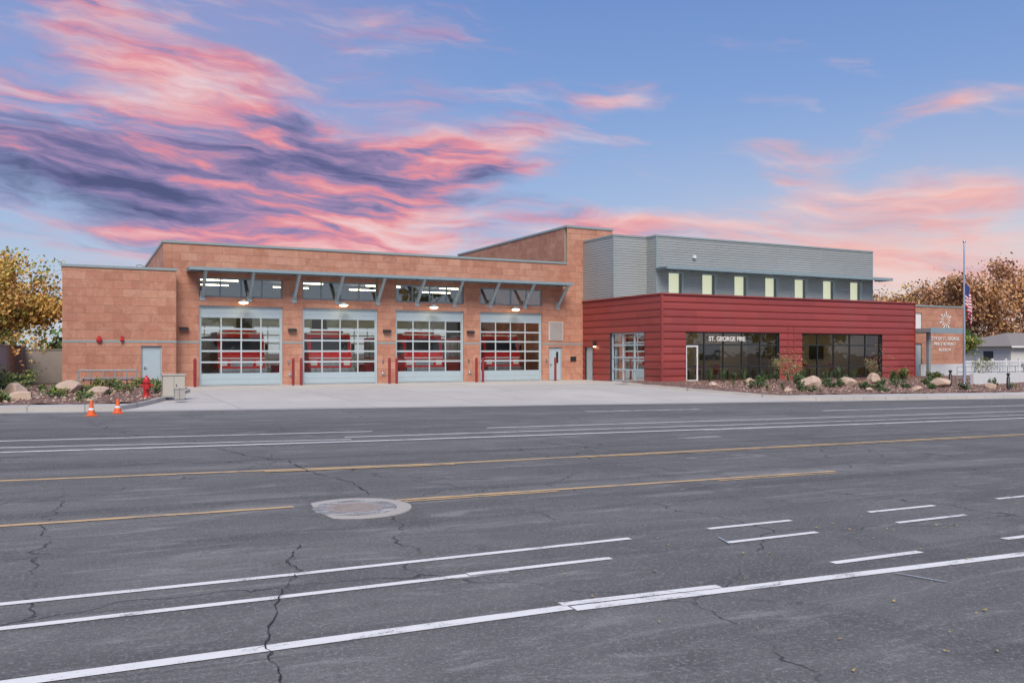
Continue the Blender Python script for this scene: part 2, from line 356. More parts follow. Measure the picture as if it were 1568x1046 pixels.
for i in range(110):
    x=random.uniform(3.0,12);y=random.uniform(3.0,7.5) if random.random()<.8 else random.uniform(3,14); z=gz(x,y)+.012; r=random.uniform(.006,.016);a=random.uniform(0,6.3)
    mb.poly([(x+r*math.cos(a+t)*(1.6 if k%2 else .8),y+r*math.sin(a+t)*(1.6 if k%2 else .8),z+random.uniform(0,.012)) for k,t in enumerate((0,1.57,3.14,4.71))],LEAFD)
mb.build('fallen_leaves')

# ------------------------------------------------------------------ walls
def wall(mb,axis,c,a0,a1,z0,z1,ops,th,mat,sid=None,top=True,back=INT,jamb=None):
    def P(a,d,z): return (a,c+d,z) if axis=='x' else (c+d,a,z)
    A=sorted(set([a0,a1]+[v for o in ops for v in (o[0],o[1])])); Z=sorted(set([z0,z1]+[v for o in ops for v in (o[2],o[3])]))
    for i in range(len(A)-1):
        for j in range(len(Z)-1):
            am=(A[i]+A[i+1])/2; zm=(Z[j]+Z[j+1])/2
            if any(o[0]<am<o[1] and o[2]<zm<o[3] for o in ops): continue
            x0,x1,q0,q1=A[i],A[i+1],Z[j],Z[j+1]
            if sid:
                p,dd=sid; k=math.floor((q0+1e-6)/p)
                while k*p<q1-1e-6:
                    lo=max(q0,k*p);hi=min(q1,(k+1)*p)
                    prof=[(0,-.25),(.06,-.85),(.2,-1),(.55,-.8),(.85,-.4),(.97,0),(1,-.25)]
                    def dep(t):
                        for u in range(len(prof)-1):
                            if prof[u][0]<=t<=prof[u+1][0]:
                                f=(t-prof[u][0])/(prof[u+1][0]-prof[u][0]); return dd*(prof[u][1]*(1-f)+prof[u+1][1]*f)
                        return dd*prof[-1][1]
                    ts=[(lo-k*p)/p]+[t for t,_ in prof if (lo-k*p)/p+1e-4<t<(hi-k*p)/p-1e-4]+[(hi-k*p)/p]
                    for u in range(len(ts)-1):
                        d0,d1=dep(max(0,min(1,ts[u]))),dep(max(0,min(1,ts[u+1]))); za,zb=k*p+ts[u]*p,k*p+ts[u+1]*p
                        mb.poly([P(x0,d0,za),P(x1,d0,za),P(x1,d1,zb),P(x0,d1,zb)],mat)
                    k+=1
            else: mb.poly([P(x0,0,q0),P(x1,0,q0),P(x1,0,q1),P(x0,0,q1)],mat)
            mb.poly([P(x0,th,q0),P(x0,th,q1),P(x1,th,q1),P(x1,th,q0)],back)
    jm=jamb or mat; e=-(sid[1] if sid else 0)
    for o in ops:
        mb.poly([P(o[0],e,o[2]),P(o[0],th,o[2]),P(o[0],th,o[3]),P(o[0],e,o[3])],jm)
        mb.poly([P(o[1],e,o[2]),P(o[1],e,o[3]),P(o[1],th,o[3]),P(o[1],th,o[2])],jm)
        mb.poly([P(o[0],e,o[3]),P(o[0],th,o[3]),P(o[1],th,o[3]),P(o[1],e,o[3])],jm)
        if o[2]>z0+.01: mb.poly([P(o[0],e,o[2]),P(o[1],e,o[2]),P(o[1],th,o[2]),P(o[0],th,o[2])],jm)

FS=empty('fire_station')
Y0=46.4; DW=4.27; DX=[5.28+5.335*i for i in range(4)]; DH=4.2
ops=[(x,x+DW,-.1,DH) for x in DX]+[(x,x+DW,4.65,5.68) for x in DX]
mb=MB()
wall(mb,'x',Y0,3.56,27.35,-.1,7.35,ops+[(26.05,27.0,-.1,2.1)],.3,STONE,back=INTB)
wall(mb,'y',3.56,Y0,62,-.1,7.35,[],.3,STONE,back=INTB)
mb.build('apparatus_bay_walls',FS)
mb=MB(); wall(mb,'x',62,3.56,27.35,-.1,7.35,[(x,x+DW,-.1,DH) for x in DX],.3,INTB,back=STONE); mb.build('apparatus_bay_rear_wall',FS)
mb=MB(); wall(mb,'x',Y0,27.35,30.8,-.1,9.7,[],.3,STONE); wall(mb,'y',27.35,Y0+.3,64,-.1,9.7,[],.3,STONE); mb.poly([(30.8,Y0,0),(30.8,64,0),(30.8,64,9.7),(30.8,Y0,9.7)],STONE); mb.poly([(27.35,64,0),(30.8,64,0),(30.8,64,9.7),(27.35,64,9.7)],STONE)
mb.build('tower_walls',FS)
YW=45.55
mb=MB(); wall(mb,'x',YW,-.96,4.1,-.3,5.85,[(2.48,3.43,-.3,2.08)],.3,STONE); wall(mb,'y',-.96,YW,60,-.3,5.85,[],.3,STONE)
mb.poly([(4.1,YW,0),(4.1,Y0,0),(4.1,Y0,5.85),(4.1,YW,5.85)],STONE); mb.build('side_wing_walls',FS)
mb=MB()
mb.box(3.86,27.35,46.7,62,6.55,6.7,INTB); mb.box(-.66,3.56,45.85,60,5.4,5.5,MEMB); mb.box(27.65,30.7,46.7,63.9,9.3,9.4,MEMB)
mb.box(3.86,27.35,46.7,62,-.1,.012,BAYF); mb.box(28.86,49.2,38.4,41.85,4.5,4.6,MEMB); mb.box(28.86,31.2,38.4,46.3,4.5,4.597,MEMB)
mb.box(31.3,49.7,42.2,56,8.4,8.5,MEMB); mb.box(28.86,31.35,43.2,56,8.39,8.49,MEMB)
mb.build('roofs_and_floor',FS)
mb=MB()
mb.box(3.51,27.33,46.35,46.75,7.35,7.47,COPE); mb.box(3.51,3.9,46.76,62,7.35,7.465,COPE)
mb.box(27.30,30.85,46.34,46.75,9.7,9.83,COPE); mb.box(27.30,27.7,46.76,64,9.7,9.825,COPE)
mb.box(-1.01,4.14,45.5,45.9,5.85,5.97,COPE); mb.box(-1.01,-.6,45.91,60,5.85,5.965,COPE)
mb.box(-.97,2.38,YW-.012,YW+.02,2.24,2.34,COPE); mb.box(3.53,4.112,YW-.012,YW+.02,2.24,2.34,COPE); mb.box(2.38,3.53,YW-.014,YW+.02,2.24,2.34,COPE)
prev=4.115
for x in DX: mb.box(prev,x-.0,Y0-.012,Y0+.02,2.24,2.34,COPE); prev=x+DW
mb.box(prev,28.5,Y0-.012,Y0+.02,2.24,2.34,COPE)
mb.build('copings',FS)
mb=MB()
for k in range(8):
    a0=math.pi*k/8;a1=math.pi*(k+1)/8; mb.tube((2.6+.25*math.cos(a0),49,6.15+.25*math.sin(a0)),(2.6+.25*math.cos(a1),49,6.15+.25*math.sin(a1)),.03,.03,CHROME,6)
mb.tube((2.35,49,5.5),(2.35,49,6.15),.03,.03,CHROME,6); mb.tube((2.85,49,5.5),(2.85,49,6.15),.03,.03,CHROME,6); mb.build('roof_ladder_rail',FS)

def bay_door(name,x,y,parent):
    mb=MB(); fr=.09
    mb.box(x,x+.10,y-.05,y+.08,0,DH,DOORB); mb.box(x+DW-.10,x+DW,y-.05,y+.08,0,DH,DOORB); mb.box(x+.10,x+DW-.10,y-.05,y+.08,DH-.10,DH,DOORB)
    a,b=x+.10,x+DW-.10; 
    mb.box(a,b,y,y+.05,.02,.66,DOORB); mb.box(a,b,y-.012,y-.001,.10,.14,FRAME); mb.box(a,b,y-.012,y-.001,.36,.385,FRAME)
    mb.box(a,b,y,y+.05,DH-.62,DH-.10,DOORB); mb.box(a,b,y-.012,y-.001,DH-.36,DH-.34,FRAME)
    mb.box(a,b,y+.01,y+.04,0,.02,RUBBER)
    z0,z1=.66,DH-.62; rows=5; cols=4; rh=(z1-z0)/rows; cw=(b-a)/cols
    for i in range(1,rows): mb.box(a,b,y+.002,y+.048,z0+i*rh-.045,z0+i*rh+.045,FRAME)
    for i in range(rows):
        for j in range(cols+1):
            c=a+j*cw; l=max(a,c-.035); r=min(b,c+.035)
            lo=z0+i*rh+(.045 if i else 0); hi=z0+(i+1)*rh-(.045 if i<rows-1 else 0)
            mb.box(l,r,y+.004,y+.046,lo,hi,FRAME)
    mb.build(name,parent)
    g=MB(); g.poly([(a,y+.025,z0),(b,y+.025,z0),(b,y+.025,z1),(a,y+.025,z1)],GLASS); g.build(name+'_glass',parent)
def window(name,axis,c,a0,a1,z0,z1,cols,rows,parent,fmat,gmat,ft=.06,heads=None):
    mb=MB(); g=MB()
    def bx(p0,p1,d0,d1,q0,q1,m):
        if axis=='x': mb.box(p0,p1,c+d0,c+d1,q0,q1,m)
        else: mb.box(c+d0,c+d1,p0,p1,q0,q1,m)
    bx(a0,a0+ft,-.03,.06,z0,z1,fmat); bx(a1-ft,a1,-.03,.06,z0,z1,fmat); bx(a0+ft,a1-ft,-.03,.06,z0,z0+ft,fmat); bx(a0+ft,a1-ft,-.03,.06,z1-ft,z1,fmat)
    cs=[a0+(a1-a0)*i/cols for i in range(1,cols)]; 
    for q in cs: bx(q-ft/2,q+ft/2,-.025,.055,z0+ft,z1-ft,fmat)
    rr=heads if heads else [z0+(z1-z0)*i/rows for i in range(1,rows)]
    ed=[a0+ft]+[v for q in cs for v in (q-ft/2,q+ft/2)]+[a1-ft]
    for q in rr:
        for k in range(0,len(ed),2): bx(ed[k],ed[k+1],-.02,.05,q-ft/2,q+ft/2,fmat)
    if axis=='x': g.poly([(a0+.01,c+.02,z0+.01),(a1-.01,c+.02,z0+.01),(a1-.01,c+.02,z1-.01),(a0+.01,c+.02,z1-.01)],gmat)
    else: g.poly([(c+.02,a0+.01,z0+.01),(c+.02,a1-.01,z0+.01),(c+.02,a1-.01,z1-.01),(c+.02,a0+.01,z1-.01)],gmat)
    mb.build(name,parent); g.build(name+'_glass',parent)
for i,x in enumerate(DX):
    bay_door('bay_door_%d'%i,x,Y0+.17,FS); bay_door('rear_door_%d'%i,x,62.1,FS)
    window('transom_window_%d'%i,'x',Y0+.14,x,x+DW,4.65,5.68,4,1,FS,TEAL,TGLASS,.08)
def man_door(name,x0,x1,y,h,parent,lite=False):
    mb=MB(); mb.box(x0,x0+.06,y-.03,y+.1,0,h,DOORB); mb.box(x1-.06,x1,y-.03,y+.1,0,h,DOORB); mb.box(x0+.06,x1-.06,y-.03,y+.1,h-.06,h,DOORB)
    mb.box(x0+.07,x1-.07,y,y+.05,.02,h-.07,DOORB); mb.box(x0+.13,x0+.17,y-.06,y-.001,.95,1.05,CHROME); mb.box(x0+.13,x0+.27,y-.07,y-.055,.99,1.02,CHROME)
    if lite: mb.box(x1-.38,x1-.22,y-.012,y-.001,1.1,1.8,DARK)
    mb.build(name,parent)
man_door('wing_door',2.48,3.43,YW+.12,2.08,FS); man_door('tower_door',26.05,27.0,Y0+.12,2.1,FS,True)
mb=MB(); YF=44.95
mb.box(4.65,27.0,YF,YF+.09,5.90,6.05,TEAL); mb.box(4.65,27.0,46.3,46.395,5.93,6.03,TEAL)
mb.box(4.65,27.0,YF+.09,46.3,6.03,6.065,TEAL)
xs_=[5.45+2.36*i for i in range(10)]
for x in xs_+[4.7,26.9]:
    mb.box(x-.05,x+.05,YF+.091,46.299,5.90,6.028,TEAL)
for x in xs_:
    mb.tube((x,YF+.15,5.93),(x,46.33,4.70),.095,.095,STRUT,8); mb.box(x-.12,x+.12,46.36,46.399,4.45,4.95,STRUT)
mb.build('steel_canopy',FS)
mb=MB()
for x in DX:
    c=x+DW/2; mb.tube((c,46.4,4.45),(c,45.95,4.52),.025,.025,TEAL,6); mb.lathe((c,45.85,4.35),[(.02,.18),(.08,.15),(.29,.04),(.30,.02),(.27,.02)],TEAL,16)
mb.build('gooseneck_lamps',FS)
mb=MB()
for x in DX: mb.lathe((x+DW/2,45.85,4.35),[(.0,-.08),(.14,-.06),(.25,.005),(.14,.04)],LAMPW,12)
mb.build('lamp_bulbs',FS)
mb=MB()
for x in (4.53,10.05,15.4,20.62):
    mb.poly([(x-.22,46.399,3.06),(x+.22,46.399,3.06),(x+.22,46.15,3.0),(x-.22,46.15,3.0)],DARK)
    mb.box(x-.22,x+.22,46.16,46.395,2.9,3.0,DARK)
mb.box(26.0,27.05,46.36,46.40,2.5,3.7,LOUV)
for i in range(14): mb.poly([(26.07,46.355,2.56+.08*i),(26.98,46.355,2.56+.08*i),(26.98,46.30,2.60+.08*i),(26.07,46.30,2.60+.08*i)],WHITEP)
for i,x in enumerate(DX): mb.box(x+DW+.25,x+DW+.33,46.34,46.398,1.15,1.35,CHROME)
mb.tube((10.6,46.36,0),(10.6,46.36,1.2),.02,.02,CHROME,6)
for x in (9.95,15.2,20.6): mb.lathe((x,46.34,.55),[(0,-.06),(.06,-.05),(.06,.04),(.1,.05),(0,.055)],CHROME,12,'y')
mb.box(27.6,28.0,46.34,46.398,1.2,1.5,DARK)
mb.build('wall_fixtures',FS)
mb=MB()
for x,r in ((.62,.13),(1.63,.09)):
    mb.lathe((x,YW-.10,2.33+.03),[(0,-.06),(r*.7,-.05),(r,0),(r,.08),(0,.10)],REDP,16,'y'); mb.box(x-.07,x+.07,YW-.06,YW-.001,2.42,2.55,REDP)
mb.build('alarm_bells',FS)

for x in DX:
    for bx_ in (x-.32,x+DW+.32):
        mb=MB(); mb.lathe((0,0,0),[(.075,-.05),(.075,1.38),(.065,1.43),(.035,1.46),(0,1.465)],BOLR,14); mb.build('bollard',None,(bx_,45.3,0),True)

mb=MB()
for x in DX:
    for y in (47.3,51,55,59): mb.box(x+.9,x+3.3,y,y+.12,6.2,6.26,LAMPI)
mb.build('bay_ceiling_lamps',FS)
def fire_engine(loc):
    e=empty('fire_engine',loc); mb=MB(); W=1.24
    prof=[(0,.55),(0,1.35),(.08,1.55),(.35,2.75),(.5,2.85),(3.0,2.85),(3.0,.55)]
    L=[(-W,y,z) for y,z in prof]; Rr=[(W,y,z) for y,z in prof]
    mb.poly(L,ENGR); mb.poly(list(reversed(Rr)),ENGR)
    for i in range(len(prof)-1):
        mat=ENGR if prof[i][1]<2.7 else WHITEP
        mb.poly([L[i],Rr[i],Rr[i+1],L[i+1]],mat)
    mb.box(-W,W,3.05,8.2,.55,2.7,ENGR); mb.box(-W-.01,W+.01,3.1,8.15,1.15,1.3,WHITEP)
    mb.box(-W-.02,W+.02,-.55,-.02,.45,.85,CHROME); mb.box(-.6,.6,-.03,-.001,.95,1.30,CHROME)
    for s in(-1,1):
        mb.box(s*.95-.18,s*.95+.18,-.05,-.002,.98,1.28,WHITEP); mb.box(s*1.35-.06,s*1.35+.06,.1,.3,1.7,2.2,DARK)
        for y in(1.3,6.3):
            mb.lathe((s*1.1,y,.5),[(0,-.15),(.28,-.15),(.5,-.13),(.5,.13),(.28,.15),(0,.15)],RUBBER,20,'x'); mb.lathe((s*1.1,y,.5),[(0,-.17),(.26,-.16),(.26,.16),(0,.17)],CHROME,16,'x')
        mb.box(s*(W+.005)-.01,s*(W+.005)+.01,.6,1.5,1.6,2.4,DARK)
        for k in range(4): mb.box(s*(W+.01)-.012,s*(W+.01)+.012,3.2+1.25*k,4.3+1.25*k,1.4,2.5,CHROME)
    mb.poly([(-1.08,.130,1.82),(1.08,.130,1.82),(1.03,.295,2.55),(-1.03,.295,2.55)],DARK)
    mb.box(-.9,.9,.6,.95,2.86,3.0,ENGR); mb.box(-.2,.2,3.2,8.1,2.7,2.95,CHROME)
    mb.box(-W-.005,W+.005,-.012,-.001,1.36,1.44,WHITEP)
    mb.build('engine_body',e); return e
for i in (0,1,2,3): fire_engine((DX[i]+DW/2+[.3,-.2,.2,.4][i],[48.3,47.9,48.0,48.5][i],.03))
mb=MB()
for x in (4.3,10.2,15.5,20.9):
    mb.box(x-.25,x+.25,58,61.5,0,1.9,CHROME); mb.box(x-.2,x+.2,50,52,0,1.0,REDP)
mb.build('bay_lockers',FS)

XR0,XR1,YR,HR=28.56,49.2,38.1,4.97
mb=MB(); sid=(.415,.05)
wA=(30.2,37.2,0,2.93); wB=(39.07,46.07,.15,2.91)
wall(mb,'x',YR,XR0,XR1,-.5,HR,[(wA[0],wA[1],-.5,wA[3]),wB],.3,RED,sid,jamb=DARK)
wall(mb,'y',XR0,YR,Y0,-.5,HR,[(39.7,43.2,-.5,2.92),(45.2,46.1,-.5,2.1)],.3,RED,sid,jamb=DARK)
mb.poly([(XR1,YR,-.5),(XR1,41.9,-.5),(XR1,41.9,HR),(XR1,YR,HR)],RED)
mb.box(XR0-.07,XR0+.05,YR-.07,YR+.05,-.5,HR,RED); mb.box(XR1-.04,XR1+.04,YR-.07,YR+.04,-.5,HR,RED)
mb.box(XR0-.1,XR1+.06,YR-.1,YR+.34,HR,HR+.09,RED); mb.box(XR0-.1,XR0+.34,YR+.35,Y0-.02,HR,HR+.085,RED); mb.box(XR1-.3,XR1+.06,YR+.35,41.9,HR,HR+.085,RED)
for x in (37.9,38.35): mb.box(x,x+.05,YR-.062,YR-.04,-.1,3.3,RED)
mb.build('office_red_siding',FS)
mb=MB(); mb.box(28.9,49.1,41.8,41.88,0,4.5,INT); mb.box(28.9,49.1,38.45,41.8,-.05,.01,INTD); mb.box(28.9,49.1,38.45,41.8,3.1,3.15,INT)
mb.box(28.9,29.0,43.5,43.6,0,3,INTD); mb.box(38.1,38.2,38.45,41.8,0,3.1,INTD)
for x in (31,32.9,34.6,36.2,39.6,41,43,44.8,47):
    mb.box(x,x+1.1,39.6,39.66,3.02,3.06,STRIPO)  # glowing strips added to brighten the office, in place of reflected lines
mb.box(28.9,29.6,39.5,39.6,3.02,3.06,STRIPO)
for x in (31.5,33,34.5,40,42,44.3):
    mb.box(x,x+.9,40.3,40.9,.7,.75,BOXC); mb.box(x+.1,x+.15,40.4,40.45,0,.7,DARK); mb.box(x+.75,x+.8,40.4,40.45,0,.7,DARK); mb.box(x+.2,x+.65,41.0,41.05,.4,1.0,REDP)
for x,w_ in ((31.2,1.0),(34.2,1.6),(40.3,1.5),(43.5,1.3)): mb.box(x,x+w_,41.74,41.79,1.3,2.2,DARK)
mb.build('office_interior',FS)
window('storefront_entry','x',YR+.1,30.2,37.2,0,2.93,5,1,FS,DARK,SGLASS,.07,[.95,2.2])
window('storefront_window','x',YR+.1,39.07,46.07,.15,2.91,5,1,FS,DARK,SGLASS,.07,[.9,2.2])
window('office_side_window','y',XR0+.1,39.7,43.2,0,2.92,3,4,FS,DOORB,SGLASS,.09)
mb=MB(); mb.box(30.22,30.30,YR+.0,YR+.06,0,2.15,WHITEP); mb.box(31.0,31.08,YR+.0,YR+.06,0,2.15,WHITEP); mb.box(30.30,31.0,YR,YR+.06,2.07,2.15,WHITEP); mb.box(30.30,31.0,YR,YR+.06,0,.2,WHITEP)
mb.box(30.9,30.94,YR-.06,YR-.02,.9,1.5,CHROME); mb.build('entry_door_frame',FS)
mb=MB(); mb.box(XR0+.06,XR0+.12,45.22,46.08,0,2.08,DOORB); mb.box(XR0+.0,XR0+.055,45.3,45.34,.9,1.1,CHROME); mb.build('red_side_door',FS)
mb=MB(); mb.box(XR0-.2,XR0-.05,44.75,44.95,2.15,2.45,DARK); mb.lathe((XR0-.13,44.85,2.1),[(0,-.02),(.08,-.01),(.08,.04)],LAMPW,10); mb.build('entry_sconce',FS)
HG=8.8; sg=(.152,.028)
mb=MB(); 
CW=[31.9+2.6*i for i in range(7)]; cwo=[(x,x+1.15,5.35,6.68) for x in CW]
wall(mb,'y',28.56,42.9,Y0,HR+.05,HG,[],.3,GREY,sg); wall(mb,'x',42.9,28.56,31.0,HR-.4,HG,[],.3,GREY,sg)
wall(mb,'y',31.0,41.9,42.9,HR-.4,HG,[],.3,GREY,sg); wall(mb,'x',41.9,31.0,49.7,HR-.4,HG,cwo,.3,GREY,sg,jamb=DOORB)
mb.poly([(49.7,41.9,0),(49.7,56,0),(49.7,56,HG),(49.7,41.9,HG)],GREY); mb.poly([(28.56,56,0),(49.7,56,0),(49.7,56,HG),(28.56,56,HG)],GREY)
for (a,b) in ((28.56,42.9),(31.0,41.9)): mb.box(a-.04,a+.03,b-.04,b+.03,HR+.1,HG,COPE)
mb.box(49.66,49.74,41.86,41.95,HR,HG,COPE)
mb.box(28.5,30.9,42.84,43.2,HG,HG+.1,COPE); mb.box(28.5,28.9,43.21,46.3,HG,HG+.095,COPE); mb.box(30.94,49.76,41.84,42.2,HG,HG+.1,COPE); mb.box(30.94,31.3,42.21,43.2,HG,HG+.095,COPE); mb.box(49.4,49.76,42.21,56,HG,HG+.095,COPE)
mb.build('upper_grey_siding',FS)
CG=m_glass('clerestory_glass',(.95,.96,.92),.04)
for i,x in enumerate(CW): window('clerestory_%d'%i,'x',41.98,x,x+1.15,5.35,6.68,1,1,FS,DOORB,CG,.06)
mb=MB()
for x in CW: mb.poly([(x+.0,42.08,5.36),(x+.92,42.08,5.36),(x+.92,42.08,6.67),(x,42.08,6.67)],BLIND); mb.poly([(x+.92,42.12,5.36),(x+1.15,42.12,5.36),(x+1.15,42.12,6.67),(x+.92,42.12,6.67)],INTD)
mb.build('window_blinds',FS)
mb=MB(); mb.box(30.85,50.3,40.65,40.75,6.74,6.92,TEAL); mb.box(30.85,50.3,40.75,41.86,6.84,6.90,TEAL); mb.box(50.2,50.3,40.76,41.8,6.74,6.83,TEAL)
for i in range(15): mb.box(31+1.35*i,31.06+1.35*i,40.76,41.86,6.75,6.835,TEAL)
mb.box(33.7,33.9,41.72,41.86,7.6,7.78,WHITEP)
mb.build('clerestory_canopy',FS)
mb=MB(); wall(mb,'x',41.0,49.3,58.3,-.6,5.05,[(53.0,53.75,3.45,4.6),(53.0,53.75,-.6,2.4)],.3,STONE); mb.poly([(58.3,41,-.6),(58.3,52,-.6),(58.3,52,5.05),(58.3,41,5.05)],STONE)
mb.box(49.3,58.36,40.95,41.35,5.05,5.15,COPE); mb.box(49.7,58.2,41.4,52,4.5,4.6,MEMB); mb.build('entrance_walls',FS)
mb=MB(); mb.poly([(53,41.08,3.45),(53.75,41.08,3.45),(53.75,41.08,4.6),(53,41.08,4.6)],WHITEP); mb.box(53,53.75,41.1,41.15,-.6,2.4,DOORB); mb.build('entrance_transom',FS)
mb=MB(); mb.box(49.26,52.7,37.0,40.95,3.08,3.34,COPE); mb.box(49.26,52.7,36.93,36.99,3.02,3.38,TEAL)
mb.box(49.7,49.9,37.4,37.6,-.4,3.08,COPE); mb.build('entrance_canopy',FS)
mb=MB()
for i in range(13):
    a=math.pi*2*i/13; r0,r1=.20,.66 if i%2 else .5; c=(56.3,4.1)
    p=lambda r,t:(c[0]+r*math.cos(t),40.975,c[1]+r*math.sin(t))
    mb.poly([p(r0,a-.06),p(r1,a-.10),p(r1*1.03,a),p(r1,a+.10),p(r0,a+.06)],LOGOW)
mb.build('sunburst_logo',FS)
def text(s,loc,size,mat,rotz=0,align='CENTER',off=.003):
    c=bpy.data.curves.new('sign_text','FONT'); c.body=s; c.size=size; c.align_x=align; c.extrude=.012; c.materials.append(mat); c.offset=off
    o=bpy.data.objects.new('sign_lettering',c); sc.collection.objects.link(o); o.location=loc; o.rotation_euler=(R(90),0,rotz); o.parent=FS
text('CITY OF ST. GEORGE',(56.2,40.97,2.65),.34,LOGOW); text('FIRE STATION 1',(56.2,40.97,2.25),.34,LOGOW); text('85 SOUTH',(56.2,40.97,1.85),.28,LOGOW)
text('ST. GEORGE FIRE',(33.2,YR-.02,2.42),.36,LOGOW,off=.008)

# ------------------------------------------------------------------ flagpole with flag
fp=empty('flagpole',(47.3,33.2,gz(47.3,33.2)+.1))
mb=MB(); mb.lathe((0,0,0),[(.2,-.1),(.2,.08),(.09,.1),(.08,.12),(.075,2),(.04,8.55),(.02,8.6)],CHROME,14); mb.lathe((0,0,8.68),[(0,-.09),(.07,-.06),(.09,0),(.07,.06),(0,.09)],CHROME,12); mb.build('pole',fp,smooth=True)
mb=MB(); nx,nz_=26,13; ftop=6.3
for j in range(nz_+1):
    for i in range(nx+1):
        s=i/nx; t=j/nz_
        x=.06+.50*math.sin(s*1.6)+.06*math.sin(s*22+t*2); y=.10*math.sin(s*17+t*1.5)+.03*math.sin(s*31)
        z=ftop-t*1.35-s*1.0-.25*s*s+.05*math.sin(s*9+t*3); mb.v.append((x,y,z))
for j in range(nz_):
    for i in range(nx):
        k=j*(nx+1)+i; mb.f.append((k,k+1,k+nx+2,k+nx+1)); mb.m.append(mb.mi(BLUE if (i<10 and j<7) else (FLR if j%2==0 else FLW)))
mb.build('flag',fp,smooth=True)

# ------------------------------------------------------------------ rocks, plants
def boulder(x,y,sx,sy,sz,seed):
    import bmesh
    random.seed(seed); bm=bmesh.new(); bmesh.ops.create_icosphere(bm,subdivisions=3,radius=1)
    cuts=[(Vector((random.gauss(0,1),random.gauss(0,1),random.gauss(0,1))).normalized(),random.uniform(.55,.85)) for _ in range(12)]
    for v in bm.verts:
        for n,d in cuts:
            k=v.co.dot(n)
            if k>d: v.co-=n*(k-d)
        v.co*=1+random.uniform(-.02,.02); v.co=Vector((v.co.x*sx,v.co.y*sy,v.co.z*sz))
    me=bpy.data.meshes.new('boulder'); bm.to_mesh(me); bm.free(); me.materials.append(ROCK)
    o=bpy.data.objects.new('boulder',me); sc.collection.objects.link(o); o.location=(x,y,gz(x,y)+.15+sz*.45); o.rotation_euler=(0,0,random.uniform(0,3))
bl=[(-.6,37,.7,.5,.38),(.5,35.5,.5,.4,.3),(-2.4,38,.55,.45,.3),(-1.9,33,.5,.4,.22),(.1,31.3,.32,.3,.15),(-3.2,35,.4,.35,.22),
    (34.2,32.8,.85,.6,.5),(38.2,33.8,.6,.5,.38),(41.6,35.0,.5,.4,.42),(44.3,32.6,.65,.5,.36),(31.2,31.3,.3,.25,.15),(47.5,31.6,.4,.3,.25),(29.5,35,.3,.3,.15),(36.5,31,.25,.2,.14),(40.5,31.2,.3,.25,.16),(33,36,.35,.3,.2)]
for i,b_ in enumerate(bl): boulder(*b_,seed=50+i)
random.seed(11)
mb=MB()
for i in range(2600):
    if random.random()<.45:
        x=random.uniform(-6,3.2); y=random.uniform(30,44)
        if x>LB(y)-.3: continue
    else: x=random.uniform(28.5,52); y=random.uniform(30,36.8)
    r=random.uniform(.03,.075); c=Vector((x,y,gz(x,y)+.15+r*.4)); mt=ROCK if random.random()<.5 else GRAV
    q=[c+Vector((random.uniform(.6,1)*r*math.cos(t),random.uniform(.6,1)*r*math.sin(t),random.uniform(-.2,.1)*r)) for t in (0,1.6,3.1,4.7)]; tp=c+Vector((0,0,r*.7))
    for k in range(4): mb.poly([q[k],q[(k+1)%4],tp],mt)
mb.build('loose_gravel')
SAGE=m_leaf('sage_leaf',(.16,.20,.12)); GRN=m_leaf('green_leaf',(.08,.15,.04)); DGRN=m_leaf('dark_green_leaf',(.045,.085,.03)); YGRN=m_leaf('yellow_green_leaf',(.30,.29,.07))
YEL=m_leaf('yellow_leaf',(.66,.43,.13)); ORG=m_leaf('orange_leaf',(.58,.31,.12)); BRN=m_leaf('brown_leaf',(.30,.17,.09)); PNK=m_leaf('russet_leaf',(.56,.31,.19)); STRAW=m_leaf('straw_grass',(.42,.32,.16))
def leafq(mb,c,r,mat):
    n=Vector((random.gauss(0,1),random.gauss(0,1),random.gauss(0,1))).normalized(); u=n.orthogonal().normalized(); w=n.cross(u); k=random.uniform(.5,.8)
    mb.poly([c-u*r,c+w*r*k,c+u*r,c-w*r*k],mat)
def shrub(name,x,y,r,h,mats,n=350,leaf=.045):
    mb=MB(); base=Vector((0,0,0))
    for i in range(14):
        a=random.uniform(0,6.3); t=Vector((math.cos(a)*r*.7,math.sin(a)*r*.7,h*random.uniform(.5,.9))); mb.tube((0,0,-.05),t,.012,.004,BARK,4,False)
    cl=[Vector((random.gauss(0,.42)*r,random.gauss(0,.42)*r,h*random.uniform(.25,.95))) for _ in range(14)]
    for i in range(n):
        c=random.choice(cl); q=c+Vector((random.gauss(0,.17)*r,random.gauss(0,.17)*r,random.gauss(0,.14)*h)); 
        if q.z<0:q.z=-q.z*.3
        leafq(mb,q,leaf*random.uniform(.6,1.4),random.choice(mats))
    mb.build(name,None,(x,y,gz(x,y)+.14))
def tuft(name,x,y,h,mats,n=60):
    mb=MB()
    for i in range(n):
        a=random.uniform(0,6.3); l=h*random.uniform(.6,1.1); sp=random.uniform(.1,.75); w=.012; d=Vector((math.cos(a),math.sin(a),0)); s=Vector((-d.y,d.x,0))*w
        p0=Vector((0,0,0)); p1=d*l*sp*.4+Vector((0,0,l*.6)); p2=d*l*sp+Vector((0,0,l*(1-.35*sp)))
        m=random.choice(mats); mb.poly([p0-s,p0+s,p1+s,p1-s],m); mb.poly([p1-s,p1+s,p2],m)
    mb.build(name,None,(x,y,gz(x,y)+.14))
for i in range(20): tuft('yucca_plant',30.9+i*.85+random.uniform(-.3,.3),37.2+random.uniform(-.6,.2),random.uniform(.5,.95),[GRN,SAGE,DGRN],80)
for i in range(40):
    x=random.uniform(29.5,51); y=random.uniform(30.5,36.2)
    if random.random()<.4: tuft('grass_tuft',x,y,random.uniform(.25,.5),[STRAW,SAGE,GRN],50)
    else: shrub('desert_shrub',x,y,random.uniform(.2,.42),random.uniform(.2,.5),[SAGE,GRN,DGRN],280)
